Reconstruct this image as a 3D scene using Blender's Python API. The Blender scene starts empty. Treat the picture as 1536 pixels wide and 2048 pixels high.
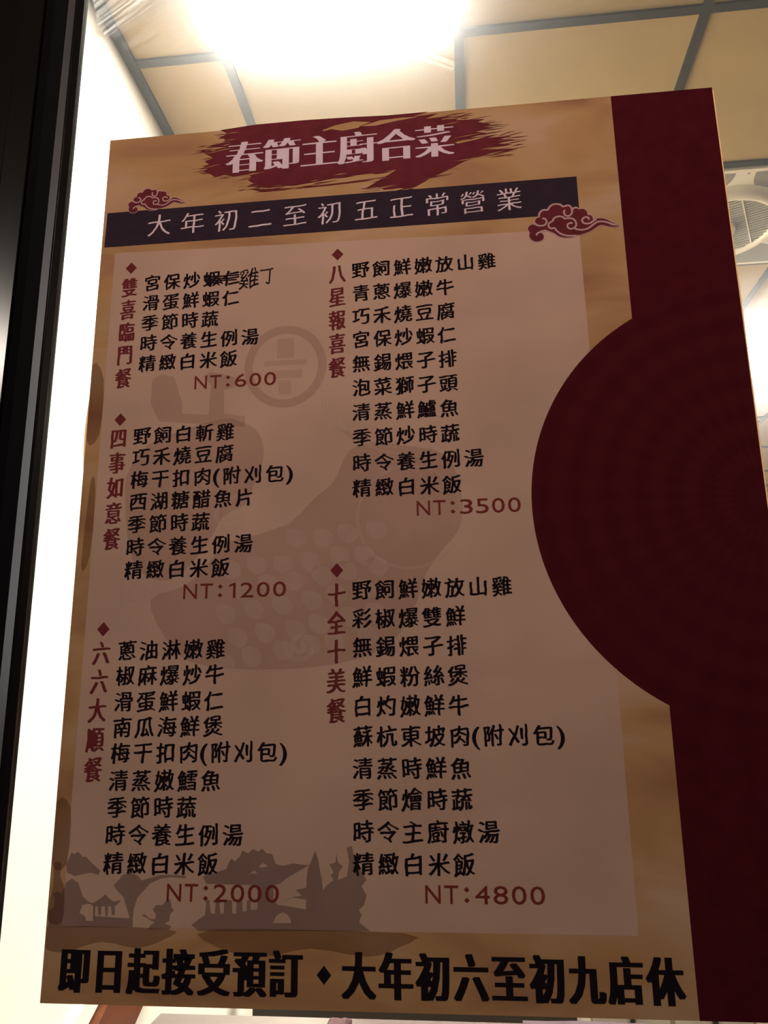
import bpy, bmesh, math, random
from mathutils import Vector, Matrix, noise

# ------------------------------------------------------------------ camera, world, lights, exposure
SC = bpy.context.scene
COL = SC.collection
SC.view_settings.view_transform = 'Standard'
SC.view_settings.look = 'None'
SC.view_settings.gamma = 1.0
SC.view_settings.use_curve_mapping = False
SC.view_settings.exposure = 0.0
try:
    SC.cycles.use_denoising = True
    SC.cycles.transparent_max_bounces = 24
    SC.cycles.max_bounces = 10
    SC.cycles.diffuse_bounces = 5
except Exception:
    pass

cam_data = bpy.data.cameras.new('camera')
cam_data.sensor_fit = 'VERTICAL'
cam_data.sensor_height = 36.0
cam_data.lens = 1550.35 / 2048 * 36.0
cam_data.clip_start = 0.01
camera = bpy.data.objects.new('camera', cam_data)
COL.objects.link(camera)
# rows: camera right, camera up, camera back, in world axes
r_right = Vector((0.994392, 0.104969, -0.012869))
r_down = Vector((-0.037109, 0.232384, -0.971916))
r_fwd = Vector((-0.099031, 0.966943, 0.234976))
rot = Matrix((r_right, -r_down, -r_fwd)).transposed()
camera.matrix_world = Matrix.Translation((0, -0.66, 1.5)) @ rot.to_4x4()
SC.camera = camera

world = bpy.data.worlds.new('night')
SC.world = world
world.use_nodes = True
world.node_tree.nodes['Background'].inputs[0].default_value = (0.05, 0.05, 0.09, 1)
world.node_tree.nodes['Background'].inputs[1].default_value = 0.03

def light(name, kind, loc, energy, color, size=0.1, aim=None, size_y=None):
    d = bpy.data.lights.new(name, kind)
    d.energy = energy
    d.color = color
    if kind == 'AREA':
        d.size = size
        if size_y:
            d.shape = 'RECTANGLE'; d.size_y = size_y
    elif kind in ('POINT', 'SPOT'):
        d.shadow_soft_size = size
    o = bpy.data.objects.new(name, d)
    COL.objects.link(o)
    o.location = loc
    if aim is not None:
        o.rotation_euler = (Vector(aim) - Vector(loc)).to_track_quat('-Z', 'Y').to_euler()
    return o

LAMP = 85.0                                    # radiance of the ceiling lamp diffusers
light('added_overhead_light', 'AREA', (-0.08, -0.88, 2.62), 7.4, (1.0, 0.75, 0.64), 0.14, (-0.06, -0.25, 1.75))  # unseen light added so the poster fades from top to bottom
light('street_lamp', 'POINT', (-2.64, -3.3, 3.45), 75.0, (1.0, 0.95, 0.88), 0.10)
light('added_strip_light', 'AREA', (2.3, -0.95, 2.45), 3.0, (0.95, 0.97, 1.0), 0.16, (-0.4, 0, 1.9), 1.9)  # unseen tall light added to put a sheen on the frame edge
# unseen lights added at the ceiling lamps' spacing to brighten the left wall
light('added_room_light', 'AREA', (-0.262, 3.06, 3.09), 400.0, (1.0, 0.93, 0.80), 0.55, (-0.262, 3.06, 0))
light('added_room_light', 'AREA', (1.538, 0.66, 3.09), 70.0, (1.0, 0.93, 0.80), 0.55, (1.538, 0.66, 0))

# ------------------------------------------------------------------ helpers
def tag(o, label=None, cat=None, group=None, kind=None):
    if label: o['label'] = label
    if cat: o['category'] = cat
    if group: o['group'] = group
    if kind: o['kind'] = kind
    return o

def link(name, me, m=None, parent=None):
    me.name = name
    o = bpy.data.objects.new(name, me)
    COL.objects.link(o)
    if m is not None:
        me.materials.clear(); me.materials.append(m)
    if parent is not None:
        o.parent = parent
    return o

def empty(name, loc, label, cat, group=None):
    o = bpy.data.objects.new(name, None)
    o.empty_display_size = 0.05
    COL.objects.link(o)
    o.location = loc
    return tag(o, label, cat, group)

def obj(name, bm, m=None, parent=None, smooth=False):
    me = bpy.data.meshes.new(name)
    bmesh.ops.recalc_face_normals(bm, faces=bm.faces)
    if smooth:
        for f in bm.faces: f.smooth = True
    bm.to_mesh(me); bm.free()
    return link(name, me, m, parent)

def add_box(bm, x0, x1, y0, y1, z0, z1):
    v = [bm.verts.new(c) for c in ((x0,y0,z0),(x1,y0,z0),(x1,y1,z0),(x0,y1,z0),(x0,y0,z1),(x1,y0,z1),(x1,y1,z1),(x0,y1,z1))]
    for f in ((0,3,2,1),(4,5,6,7),(0,1,5,4),(1,2,6,5),(2,3,7,6),(3,0,4,7)):
        bm.faces.new([v[i] for i in f])
    return v

def box(x0, x1, y0, y1, z0, z1, bevel=0.0):
    bm = bmesh.new(); add_box(bm, x0, x1, y0, y1, z0, z1)
    if bevel:
        bmesh.ops.bevel(bm, geom=bm.edges[:], offset=bevel, segments=2, affect='EDGES', profile=0.5)
    return bm

def add_prism(bm, pts, a0, a1, axis='z'):
    """closed outline of 2-D points extruded along an axis"""
    def P(p, a):
        return {'z': (p[0], p[1], a), 'x': (a, p[0], p[1]), 'y': (p[0], a, p[1])}[axis]
    lo = [bm.verts.new(P(p, a0)) for p in pts]; hi = [bm.verts.new(P(p, a1)) for p in pts]
    n = len(pts)
    bm.faces.new(lo); bm.faces.new(hi)
    for i in range(n):
        bm.faces.new((lo[i], lo[(i+1) % n], hi[(i+1) % n], hi[i]))

def add_lathe(bm, prof, c, seg=64):
    """profile of (radius, z) turned around a vertical axis at c"""
    rings = []
    for r, z in prof:
        if r < 1e-6:
            rings.append([bm.verts.new((c[0], c[1], c[2]+z))])
        else:
            rings.append([bm.verts.new((c[0]+r*math.cos(2*math.pi*i/seg), c[1]+r*math.sin(2*math.pi*i/seg), c[2]+z)) for i in range(seg)])
    for a, b in zip(rings, rings[1:]):
        for i in range(seg):
            j = (i+1) % seg
            if len(a) == 1 and len(b) == 1: continue
            if len(a) == 1: bm.faces.new((a[0], b[i], b[j]))
            elif len(b) == 1: bm.faces.new((a[i], b[0], a[j]))
            else: bm.faces.new((a[i], b[i], b[j], a[j]))

# ------------------------------------------------------------------ materials
def mat(name, color, rough=0.6, metal=0.0, spec=0.4, var=0.0, scale=20.0, detail=4.0, stretch=(1,1,1), bump=0.0):
    m = bpy.data.materials.new(name); m.use_nodes = True
    nt = m.node_tree; b = nt.nodes['Principled BSDF']
    b.inputs['Roughness'].default_value = rough
    b.inputs['Metallic'].default_value = metal
    b.inputs['Specular IOR Level'].default_value = spec
    c = (*color, 1)
    tc = nt.nodes.new('ShaderNodeTexCoord'); mp = nt.nodes.new('ShaderNodeMapping')
    mp.inputs['Scale'].default_value = stretch
    nz = nt.nodes.new('ShaderNodeTexNoise'); nz.inputs['Scale'].default_value = scale; nz.inputs['Detail'].default_value = detail
    nt.links.new(tc.outputs['Object'], mp.inputs['Vector']); nt.links.new(mp.outputs[0], nz.inputs['Vector'])
    rp = nt.nodes.new('ShaderNodeValToRGB')
    rp.color_ramp.elements[0].position = 0.3; rp.color_ramp.elements[1].position = 0.7
    rp.color_ramp.elements[0].color = (*[max(0, v*(1-var)) for v in color], 1)
    rp.color_ramp.elements[1].color = (*[min(1, v*(1+var)) for v in color], 1)
    nt.links.new(nz.outputs['Fac'], rp.inputs['Fac']); nt.links.new(rp.outputs['Color'], b.inputs['Base Color'])
    if bump:
        bp = nt.nodes.new('ShaderNodeBump'); bp.inputs['Strength'].default_value = bump; bp.inputs['Distance'].default_value = 0.002
        nt.links.new(nz.outputs['Fac'], bp.inputs['Height']); nt.links.new(bp.outputs[0], b.inputs['Normal'])
    return m

def ink(name, color, alpha=1.0, var=0.05, scale=60.0):
    """printing ink; alpha < 1 is a see-through wash over the paper"""
    m = bpy.data.materials.new(name); m.use_nodes = True
    nt = m.node_tree; nt.nodes.remove(nt.nodes['Principled BSDF']); out = nt.nodes['Material Output']
    d = nt.nodes.new('ShaderNodeBsdfDiffuse')
    tc = nt.nodes.new('ShaderNodeTexCoord'); nz = nt.nodes.new('ShaderNodeTexNoise'); nz.inputs['Scale'].default_value = scale
    nt.links.new(tc.outputs['Object'], nz.inputs['Vector'])
    rp = nt.nodes.new('ShaderNodeValToRGB')
    rp.color_ramp.elements[0].position = 0.35; rp.color_ramp.elements[1].position = 0.65
    rp.color_ramp.elements[0].color = (*[v*(1-var) for v in color], 1)
    rp.color_ramp.elements[1].color = (*[min(1, v*(1+var)) for v in color], 1)
    nt.links.new(nz.outputs['Fac'], rp.inputs['Fac']); nt.links.new(rp.outputs['Color'], d.inputs['Color'])
    if alpha < 1:
        t = nt.nodes.new('ShaderNodeBsdfTransparent'); mx = nt.nodes.new('ShaderNodeMixShader'); mx.inputs[0].default_value = alpha
        nt.links.new(t.outputs[0], mx.inputs[1]); nt.links.new(d.outputs[0], mx.inputs[2]); nt.links.new(mx.outputs[0], out.inputs['Surface'])
    else:
        nt.links.new(d.outputs[0], out.inputs['Surface'])
    return m

def emit(name, color, strength):
    m = bpy.data.materials.new(name); m.use_nodes = True
    nt = m.node_tree; nt.nodes.remove(nt.nodes['Principled BSDF'])
    e = nt.nodes.new('ShaderNodeEmission'); e.inputs[0].default_value = (*color, 1); e.inputs[1].default_value = strength
    nt.links.new(e.outputs[0], nt.nodes['Material Output'].inputs['Surface'])
    return m

def paper_gold():
    """printed gold paper with soft drifting bands"""
    m = bpy.data.materials.new('gold_print'); m.use_nodes = True
    nt = m.node_tree; b = nt.nodes['Principled BSDF']; b.inputs['Roughness'].default_value = 0.6; b.inputs['Specular IOR Level'].default_value = 0.04
    tc = nt.nodes.new('ShaderNodeTexCoord'); mp = nt.nodes.new('ShaderNodeMapping')
    mp.inputs['Rotation'].default_value = (0, math.radians(24), 0); mp.inputs['Scale'].default_value = (4.0, 1, 10.0)
    nz = nt.nodes.new('ShaderNodeTexNoise'); nz.inputs['Scale'].default_value = 1.5; nz.inputs['Detail'].default_value = 3.5; nz.inputs['Distortion'].default_value = 0.6
    rp = nt.nodes.new('ShaderNodeValToRGB'); cr = rp.color_ramp
    cr.elements[0].position = 0.30; cr.elements[0].color = (0.36, 0.170, 0.095, 1)
    cr.elements[1].position = 0.70; cr.elements[1].color = (0.60, 0.39, 0.25, 1)
    e = cr.elements.new(0.48); e.color = (0.51, 0.295, 0.130, 1)
    nt.links.new(tc.outputs['Object'], mp.inputs['Vector']); nt.links.new(mp.outputs[0], nz.inputs['Vector'])
    nt.links.new(nz.outputs['Fac'], rp.inputs['Fac']); nt.links.new(rp.outputs['Color'], b.inputs['Base Color'])
    return m

def disc_print(cx, cz):
    """dark red print with faint turned rings around its centre (poster coordinates)"""
    m = bpy.data.materials.new('medallion_print'); m.use_nodes = True
    nt = m.node_tree; b = nt.nodes['Principled BSDF']; b.inputs['Roughness'].default_value = 0.55; b.inputs['Specular IOR Level'].default_value = 0.0
    tc = nt.nodes.new('ShaderNodeTexCoord'); sx = nt.nodes.new('ShaderNodeSeparateXYZ')
    nt.links.new(tc.outputs['Object'], sx.inputs[0])
    def M(op, a, bv=None):
        n = nt.nodes.new('ShaderNodeMath'); n.operation = op
        for i, v in enumerate((a, bv)):
            if v is None: continue
            if isinstance(v, (int, float)): n.inputs[i].default_value = v
            else: nt.links.new(v, n.inputs[i])
        return n.outputs[0]
    dx = M('SUBTRACT', sx.outputs[0], cx); dz = M('SUBTRACT', sx.outputs[2], cz)
    r = M('SQRT', M('ADD', M('MULTIPLY', dx, dx), M('MULTIPLY', dz, dz)))
    rings = M('SINE', M('MULTIPLY', r, 230.0))
    spokes = M('SINE', M('MULTIPLY', M('ARCTAN2', dz, dx), 36.0))
    w = M('MULTIPLY', M('ADD', rings, M('MULTIPLY', spokes, 0.6)), 0.3)
    f = M('ADD', w, 0.5)
    rp = nt.nodes.new('ShaderNodeValToRGB')
    rp.color_ramp.elements[0].color = (0.068, 0.008, 0.013, 1); rp.color_ramp.elements[1].color = (0.086, 0.011, 0.015, 1)
    nt.links.new(f, rp.inputs['Fac']); nt.links.new(rp.outputs['Color'], b.inputs['Base Color'])
    return m

def glass_mat():
    """window glass: clear with mirror sheen and a greasy haze that scatters the lamplight"""
    m = bpy.data.materials.new('window_glass'); m.use_nodes = True
    nt = m.node_tree; nt.nodes.remove(nt.nodes['Principled BSDF']); out = nt.nodes['Material Output']
    tr = nt.nodes.new('ShaderNodeBsdfTransparent'); tr.inputs[0].default_value = (0.985, 0.99, 0.985, 1)
    gl = nt.nodes.new('ShaderNodeBsdfGlossy'); gl.inputs['Roughness'].default_value = 0.02
    fr = nt.nodes.new('ShaderNodeFresnel'); fr.inputs['IOR'].default_value = 1.3
    fm = nt.nodes.new('ShaderNodeMath'); fm.operation = 'MULTIPLY'; fm.inputs[1].default_value = 0.5
    mx = nt.nodes.new('ShaderNodeMixShader')
    nt.links.new(fr.outputs[0], fm.inputs[0]); nt.links.new(fm.outputs[0], mx.inputs[0])
    nt.links.new(tr.outputs[0], mx.inputs[1]); nt.links.new(gl.outputs[0], mx.inputs[2])
    nt.links.new(mx.outputs[0], out.inputs['Surface'])
    vs = nt.nodes.new('ShaderNodeVolumeScatter'); vs.inputs['Color'].default_value = (1, 1, 1, 1)
    vs.inputs['Density'].default_value = HAZE; vs.inputs['Anisotropy'].default_value = 0.965
    nt.links.new(vs.outputs[0], out.inputs['Volume'])
    return m
HAZE = 23.0
def smear_mat(angle, amount):
    """wiped grease: thin streaks that catch the light from behind"""
    m = bpy.data.materials.new('grease'); m.use_nodes = True
    nt = m.node_tree; nt.nodes.remove(nt.nodes['Principled BSDF']); out = nt.nodes['Material Output']
    tr = nt.nodes.new('ShaderNodeBsdfTransparent')
    tl = nt.nodes.new('ShaderNodeBsdfTranslucent'); tl.inputs[0].default_value = (0.9, 0.9, 0.88, 1)
    tc = nt.nodes.new('ShaderNodeTexCoord'); mp = nt.nodes.new('ShaderNodeMapping'); mp.vector_type = 'TEXTURE'
    mp.inputs['Rotation'].default_value = (0, math.radians(-angle), 0); mp.inputs['Scale'].default_value = (1.0, 1, 0.05)
    nz = nt.nodes.new('ShaderNodeTexNoise'); nz.inputs['Scale'].default_value = 9.0; nz.inputs['Detail'].default_value = 5
    rp = nt.nodes.new('ShaderNodeValToRGB'); rp.color_ramp.elements[0].position = 0.42; rp.color_ramp.elements[1].position = 0.75
    rp.color_ramp.elements[0].color = (0, 0, 0, 1); rp.color_ramp.elements[1].color = (amount, amount, amount, 1)
    nt.links.new(tc.outputs['Object'], mp.inputs['Vector']); nt.links.new(mp.outputs[0], nz.inputs['Vector']); nt.links.new(nz.outputs['Fac'], rp.inputs['Fac'])
    mx = nt.nodes.new('ShaderNodeMixShader')
    nt.links.new(rp.outputs['Color'], mx.inputs[0]); nt.links.new(tr.outputs[0], mx.inputs[1]); nt.links.new(tl.outputs[0], mx.inputs[2])
    nt.links.new(mx.outputs[0], out.inputs['Surface'])
    return m

def paper_back():
    m = bpy.data.materials.new('bare_paper'); m.use_nodes = True
    nt = m.node_tree; nt.nodes.remove(nt.nodes['Principled BSDF']); out = nt.nodes['Material Output']
    d = nt.nodes.new('ShaderNodeBsdfDiffuse'); d.inputs[0].default_value = (0.72, 0.58, 0.40, 1)
    t = nt.nodes.new('ShaderNodeBsdfTranslucent'); t.inputs[0].default_value = (0.72, 0.55, 0.36, 1)
    mx = nt.nodes.new('ShaderNodeMixShader'); mx.inputs[0].default_value = 0.6
    nt.links.new(d.outputs[0], mx.inputs[1]); nt.links.new(t.outputs[0], mx.inputs[2]); nt.links.new(mx.outputs[0], out.inputs['Surface'])
    return m

M_WALL = mat('white_paint', (0.86, 0.82, 0.72), 0.7, var=0.03, scale=6)
M_WALL2 = mat('tan_wallcover', (0.30, 0.20, 0.12), 0.7, var=0.06, scale=6)
M_TILE = mat('ceiling_tile_cream', (0.35, 0.235, 0.095), 0.85, var=0.07, scale=5, detail=8, bump=0.05)
M_BAR = mat('dark_ceiling_bar', (0.016, 0.013, 0.010), 0.6, var=0.25, scale=30)
M_FLOOR = mat('floor_tile', (0.10, 0.08, 0.06), 0.35, var=0.1, scale=4)
M_ALU = mat('dark_aluminium', (0.06, 0.054, 0.05), 0.20, metal=0.85, var=0.15, scale=18, stretch=(1, 1, 0.15))
M_STRIP = mat('highlight_aluminium', (0.34, 0.33, 0.32), 0.30, metal=0.9, var=0.25, scale=10, stretch=(1, 1, 0.2))  # lighter metal colour stands in for light reflected by the frame chamfer
M_BLACK = mat('gasket_and_groove_black', (0.004, 0.004, 0.005), 0.7, spec=0.08, var=0.1)
M_STREET = mat('dark_street_wall', (0.05, 0.045, 0.05), 0.7, var=0.2, scale=5)
M_PLASTIC = mat('cream_plastic', (0.82, 0.75, 0.60), 0.32, var=0.03, scale=8)
M_SLAT = mat('grey_slat', (0.40, 0.37, 0.31), 0.5, var=0.08)
M_DARKVENT = mat('vent_grey', (0.24, 0.225, 0.20), 0.6, var=0.06)
M_VENTBACK = mat('vent_back', (0.07, 0.065, 0.06), 0.6, var=0.06)
M_WOOD = mat('red_brown_wood', (0.13, 0.035, 0.010), 0.4, var=0.3, scale=9, stretch=(1, 0.25, 5))
M_DWOOD = mat('dark_wood', (0.030, 0.020, 0.014), 0.4, var=0.3, scale=12, stretch=(0.2, 1, 3))
M_LAM = mat('pinkish_laminate', (0.105, 0.085, 0.082), 0.12, spec=0.5, var=0.08, scale=40)
M_PALE = mat('pale_cabinet', (0.34, 0.29, 0.22), 0.5, var=0.08, scale=12)
M_REDCLOTH = mat('wine_red_cloth', (0.035, 0.004, 0.008), 0.8, var=0.2, scale=60)
M_PURPLE = mat('plum_cloth', (0.035, 0.014, 0.026), 0.8, var=0.2, scale=60)

# ------------------------------------------------------------------ structure: the room behind the glass
CEIL = 3.117
WX = -0.825                                   # left wall of the room
def struct(name, bm, m, parent=None, smooth=False):
    o = obj(name, bm, m, parent, smooth); o['kind'] = 'structure'; return o
struct('floor', box(-0.95, 4.3, -2.2, 6.2, -0.1, 0.0), M_FLOOR)
struct('wall_left', box(WX-0.12, WX, 0.03, 6.2, 0.0, CEIL+0.1), M_WALL)
struct('wall_right', box(4.2, 4.3, 0.03, 6.2, 0.0, CEIL+0.1), M_WALL2)
struct('wall_back', box(WX, 4.2, 6.1, 6.2, 0.0, CEIL+0.1), M_WALL2)
bm = bmesh.new()
add_box(bm, -2.6, -0.60, -0.05, 0.03, 0.0, 3.4)
add_box(bm, 1.46, 4.3, -0.05, 0.03, 0.0, 3.4)
add_box(bm, -0.60, 1.46, -0.05, 0.03, 2.62, 3.4)
struct('wall_front', bm, M_STREET)
ceiling = struct('ceiling', box(WX, 4.2, 0.03, 6.1, CEIL+0.006, CEIL+0.1), M_TILE)
bm = bmesh.new()
XL = [-0.562 + 0.6*k for k in range(8)]; YL = [0.357 + 0.6*k for k in range(10)]
for x in XL: add_box(bm, x-0.012, x+0.012, 0.03, 6.1, CEIL-0.001, CEIL+0.007)
for y in YL:
    xs = [WX+0.026] + XL + [4.2]
    for a, b in zip(xs, xs[1:]):
        add_box(bm, a+(0.012 if a > -0.7 else 0.0), b-0.012, y-0.012, y+0.012, CEIL-0.001, CEIL+0.007)
obj('ceiling_grid', bm, M_BAR, ceiling)
struct('trim_1', box(WX, WX+0.027, 0.03, 6.1, CEIL-0.002, CEIL+0.006), M_BAR)

# window: glass and dark aluminium frame (one structure with parts)
win = bpy.data.objects.new('window_1', None); COL.objects.link(win); win['kind'] = 'structure'
win.location = (0.45, 0, 0)
def wobj(name, bm, m, smooth=False):
    o = obj(name, bm, m, win, smooth); o.matrix_parent_inverse = Matrix.Translation((-0.45, 0, 0)); return o
wobj('glass_pane', box(-0.395, 1.33, 0.0, 0.006, 0.10, 2.56), glass_mat())
def smear(pts, angle, amount):
    b = bmesh.new(); b.faces.new([b.verts.new((x, -0.0004, z)) for x, z in pts])
    wobj('grease_smear', b, smear_mat(angle, amount))
smear([(-0.3824, 2.2519), (-0.3706, 2.2105), (-0.3613, 2.1996), (-0.3507, 2.2082), (-0.3157, 2.2336), (-0.2997, 2.2482)], 38, 0.40)
smear([(-0.3711, 2.2172), (-0.3001, 2.2549), (-0.1938, 2.2414), (-0.2197, 2.1925), (-0.2953, 2.1693), (-0.3404, 2.1809)], 30, 0.08)
smear([(-0.0755, 2.1753), (-0.0446, 2.156), (0.0131, 2.1249), (0.0077, 2.1134), (-0.0348, 2.1346), (-0.0758, 2.1504)], -30, 0.40)
smear([(-0.1706, 2.1689), (-0.0755, 2.1753), (0.0093, 2.1614), (0.0123, 2.1432), (-0.0655, 2.143), (-0.1385, 2.1451)], -6, 0.25)
def stile(mirror=None):
    pts = [(-0.3920, 0.0060), (-0.3867, -0.0030), (-0.3873, -0.0070), (-0.3966, -0.0080), (-0.3961, -0.0100), (-0.4010, -0.0145), (-0.4023, -0.0130), (-0.4093, -0.0030), (-0.4345, -0.0030), (-0.4295, -0.0125), (-0.4298, -0.0135), (-0.4555, -0.0135), (-0.4577, -0.0120), (-0.4665, 0.0000),
           (-0.6000, 0.000), (-0.6000, 0.040), (-0.4350, 0.040)]
    if mirror is not None: pts = [(mirror - x, y) for x, y in pts]
    b = bmesh.new(); add_prism(b, pts, 0.0, 2.62); return b
wobj('frame_stile', stile(), M_ALU)
wobj('frame_stile', stile(-0.3885 + 1.3235), M_ALU)
b = bmesh.new(); add_prism(b, [(-0.3962, -0.0095), (-0.4005, -0.0150), (-0.4003, -0.0156), (-0.3956, -0.0102)], 0.0, 2.62)
wobj('highlight_strip', b, M_STRIP)
wobj('black_strip', box(-0.4356, -0.4084, -0.0036, -0.0028, 0.12, 2.54), M_BLACK)  # black strip added to make the groove floor black
wobj('frame_rail', box(-0.3885, 1.3235, -0.022, 0.04, 0.0, 0.12, 0.003), M_ALU)
wobj('frame_rail', box(-0.3885, 1.3235, -0.022, 0.04, 2.54, 2.62, 0.003), M_ALU)
wobj('black_strip', box(-0.3888, -0.3868, -0.0045, -0.0002, 0.12, 2.54), M_BLACK)  # glazing gasket along the pane edge

# ------------------------------------------------------------------ ceiling lamps
def ceiling_lamp(x, y, label):
    """recessed 60 cm lamp panel whose tile starts at (x, y)"""
    t = empty('ceiling_lamp', (x+0.3, y+0.3, CEIL), label, 'lamp', 'square ceiling lamps')
    b = bmesh.new(); o = 0.284; i = 0.262
    for a in ((-o, o, -o, -i), (-o, o, i, o), (-o, -i, -i, i), (i, o, -i, i)):
        add_box(b, a[0], a[1], a[2], a[3], -0.006, 0.005)
    obj('lamp_frame', b, M_PLASTIC, t)
    obj('diffuser', box(-i, i, -i, i, -0.003, 0.004), M_EMIT, t)
    return t
M_EMIT = emit('lamp_diffuser', (1.0, 0.95, 0.86), LAMP)
ceiling_lamp(-0.562, 0.357, 'square ceiling lamp close to the left wall, glaring white above the poster')
ceiling_lamp(1.238, 2.757, 'square ceiling lamp behind the ventilator, glaring white at the poster\'s right edge')

# ------------------------------------------------------------------ ceiling ventilator
vent = empty('ceiling_ventilator', (0.938, 1.857, CEIL), 'cream square ceiling ventilator with round louvred grille, right of the poster', 'ventilator')
def d_vent(cx, cy, r, sy):
    pts = []
    for k in range(49):
        a = 2*math.pi*k/48
        x, y = r*math.cos(a), r*math.sin(a)
        lim = 0.272
        pts.append((max(-lim, min(lim, cx+x)), max(-lim, min(lim, cy+y))))
    out = []
    for p in pts:
        if not out or (Vector(p)-Vector(out[-1])).length > 1e-4: out.append(p)
    if (Vector(out[0])-Vector(out[-1])).length < 1e-4: out.pop()
    return out
obj('panel', box(-0.288, 0.288, -0.288, 0.288, -0.010, 0.004, 0.002), M_PLASTIC, vent)
for sx in (-1, 1):
    for sy in (-1, 1):
        b = bmesh.new(); add_prism(b, d_vent(sx*0.157, sy*0.268, 0.126, sy), -0.0112, -0.0098)
        obj('side_vent', b, M_DARKVENT, vent)
b = bmesh.new()
add_lathe(b, [(0.212, -0.0095), (0.209, -0.014), (0.199, -0.020), (0.196, -0.034), (0.193, -0.0405), (0.187, -0.0445), (0.179, -0.044), (0.172, -0.040), (0.169, -0.034), (0.169, -0.010)], (0, 0, 0), 96)
obj('ring', b, M_PLASTIC, vent, True)
b = bmesh.new(); add_lathe(b, [(0.0, -0.0115), (0.170, -0.0115), (0.170, -0.0105), (0.0, -0.0105)], (0, 0, 0), 64)
obj('grille_back', b, M_VENTBACK, vent)
b = bmesh.new(); ca, sa = math.cos(math.radians(-24)), math.sin(math.radians(-24))
def rb(u0, u1, v0, v1, z0, z1):
    vs = add_box(b, u0, u1, v0, v1, z0, z1)
    for v in vs: v.co = Vector((v.co.x*ca - v.co.y*sa, v.co.x*sa + v.co.y*ca, v.co.z))
n = 22
for k in range(n):
    v = -0.165 + 0.33*(k+0.5)/n
    h = math.sqrt(max(0, 0.1705**2 - v*v))
    rb(-h, h, v-0.0030, v+0.0030, -0.035, -0.031)
obj('louvre_slats', b, M_SLAT, vent)
b = bmesh.new()
for u in (-0.085, 0.0, 0.085):
    h = math.sqrt(0.1705**2 - u*u); rb(u-0.002, u+0.002, -h, h, -0.0365, -0.024)
obj('grille_bars', b, M_PLASTIC, vent)
b = bmesh.new(); add_lathe(b, [(0.0, -0.062), (0.030, -0.061), (0.044, -0.055), (0.048, -0.046), (0.048, -0.025), (0.0, -0.025)], (0, 0, 0), 48)
obj('hub', b, M_PLASTIC, vent, True)
b = bmesh.new(); add_lathe(b, [(0, -0.0106), (0.004, -0.0106), (0.004, -0.0095), (0, -0.0095)], (0.01, -0.268, 0), 12)
obj('screw', b, M_DARKVENT, vent)

# ------------------------------------------------------------------ dining room furniture seen under the poster
t = empty('dining_table', (-0.02, 1.06, 0), 'dining table with glossy pinkish grey top, just below the poster', 'table')
t0 = obj('tabletop', box(-0.77, 0.80, -0.375, 0.375, 0.715, 0.75, 0.004), M_LAM, t)
for sx in (-1, 1):
    for sy in (-1, 1):
        obj('leg', box(0.015+sx*0.70-0.025, 0.015+sx*0.70+0.025, sy*0.30-0.025, sy*0.30+0.025, 0.0, 0.715), M_DWOOD, t)
def cloth(name, x0, x1, y0, y1, z, m, label, cat):
    bm = bmesh.new(); nx, ny = 14, 10; g = []
    for j in range(ny+1):
        row = []
        for i in range(nx+1):
            u, v = i/nx, j/ny
            e = min(u, 1-u, v, 1-v)
            h = 0.006 + 0.012*min(1, e*6) + 0.006*noise.noise(Vector((u*4, v*4, x0*9)))*min(1, e*5)
            row.append(bm.verts.new((x0+(x1-x0)*u, y0+(y1-y0)*v, z+h)))
        g.append(row)
    for j in range(ny):
        for i in range(nx): bm.faces.new((g[j][i], g[j][i+1], g[j+1][i+1], g[j+1][i]))
    edge = [e for e in bm.edges if len(e.link_faces) == 1]
    r = bmesh.ops.extrude_edge_only(bm, edges=edge)
    for v in r['geom']:
        if isinstance(v, bmesh.types.BMVert): v.co.z = z + 0.0005
    return tag(obj(name, bm, m, None, True), label, cat)
cloth('folded_napkin', -0.36, -0.305, 1.28, 1.41, 0.75, M_REDCLOTH, 'small wine-red folded napkin lying on the pinkish dining table', 'napkin')
cloth('folded_placemat', 0.10, 0.42, 1.25, 1.432, 0.75, M_PURPLE, 'wide plum-coloured folded cloth lying on the pinkish dining table', 'cloth')
def sloped_board(name, w0, w1, thick, m, label):
    """board standing against the left wall, its long side rising 28 degrees into the room"""
    d = Vector((math.cos(math.radians(28)), math.sin(math.radians(28)))); n_ = Vector((-d.y, d.x)); c = Vector((1.35, 0.793))
    pts = [c + d*s_ + n_*w for s_, w in ((-0.9, w0), (0.75, w0), (0.75, w1), (-0.9, w1))]
    bm = bmesh.new(); add_prism(bm, [(p.x, p.y) for p in pts], WX+0.001, WX+0.001+thick, 'x')
    return tag(obj(name, bm, m), label, 'board')
sloped_board('wooden_board', 0.0, 0.155, 0.022, M_WOOD, 'red-brown wooden board sloping along the left wall beside the table')
sloped_board('white_board', 0.175, 0.225, 0.012, M_WALL, 'narrow white board sloping along the left wall above the wooden one')
t = empty('bench', (-0.22, 2.40, 0), 'dark wooden bench behind the dining table', 'bench')
obj('seat', box(-0.56, 0.54, -0.10, 0.28, 0.40, 0.44, 0.004), M_DWOOD, t)
obj('backrest', box(-0.56, 0.54, -0.125, -0.10, 0.30, 0.88, 0.004), M_DWOOD, t)
for sx in (-0.52, 0.50):
    for y in (-0.10, 0.24): obj('leg', box(sx-0.02, sx+0.02, y, y+0.04, 0.0, 0.40), M_DWOOD, t)
t = empty('low_cabinet', (0.62, 2.42, 0), 'low pale cabinet right of the dark bench', 'cabinet')
obj('body', box(-0.26, 0.27, -0.15, 0.25, 0.0, 0.82, 0.004), M_PALE, t)
for x0 in (-0.25, 0.01):
    dd = obj('door', box(x0, x0+0.245, -0.165, -0.151, 0.06, 0.78, 0.003), M_PALE, t)
    obj('handle', box(x0+0.115, x0+0.13, -0.18, -0.166, 0.40, 0.52), M_ALU, dd)

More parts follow.
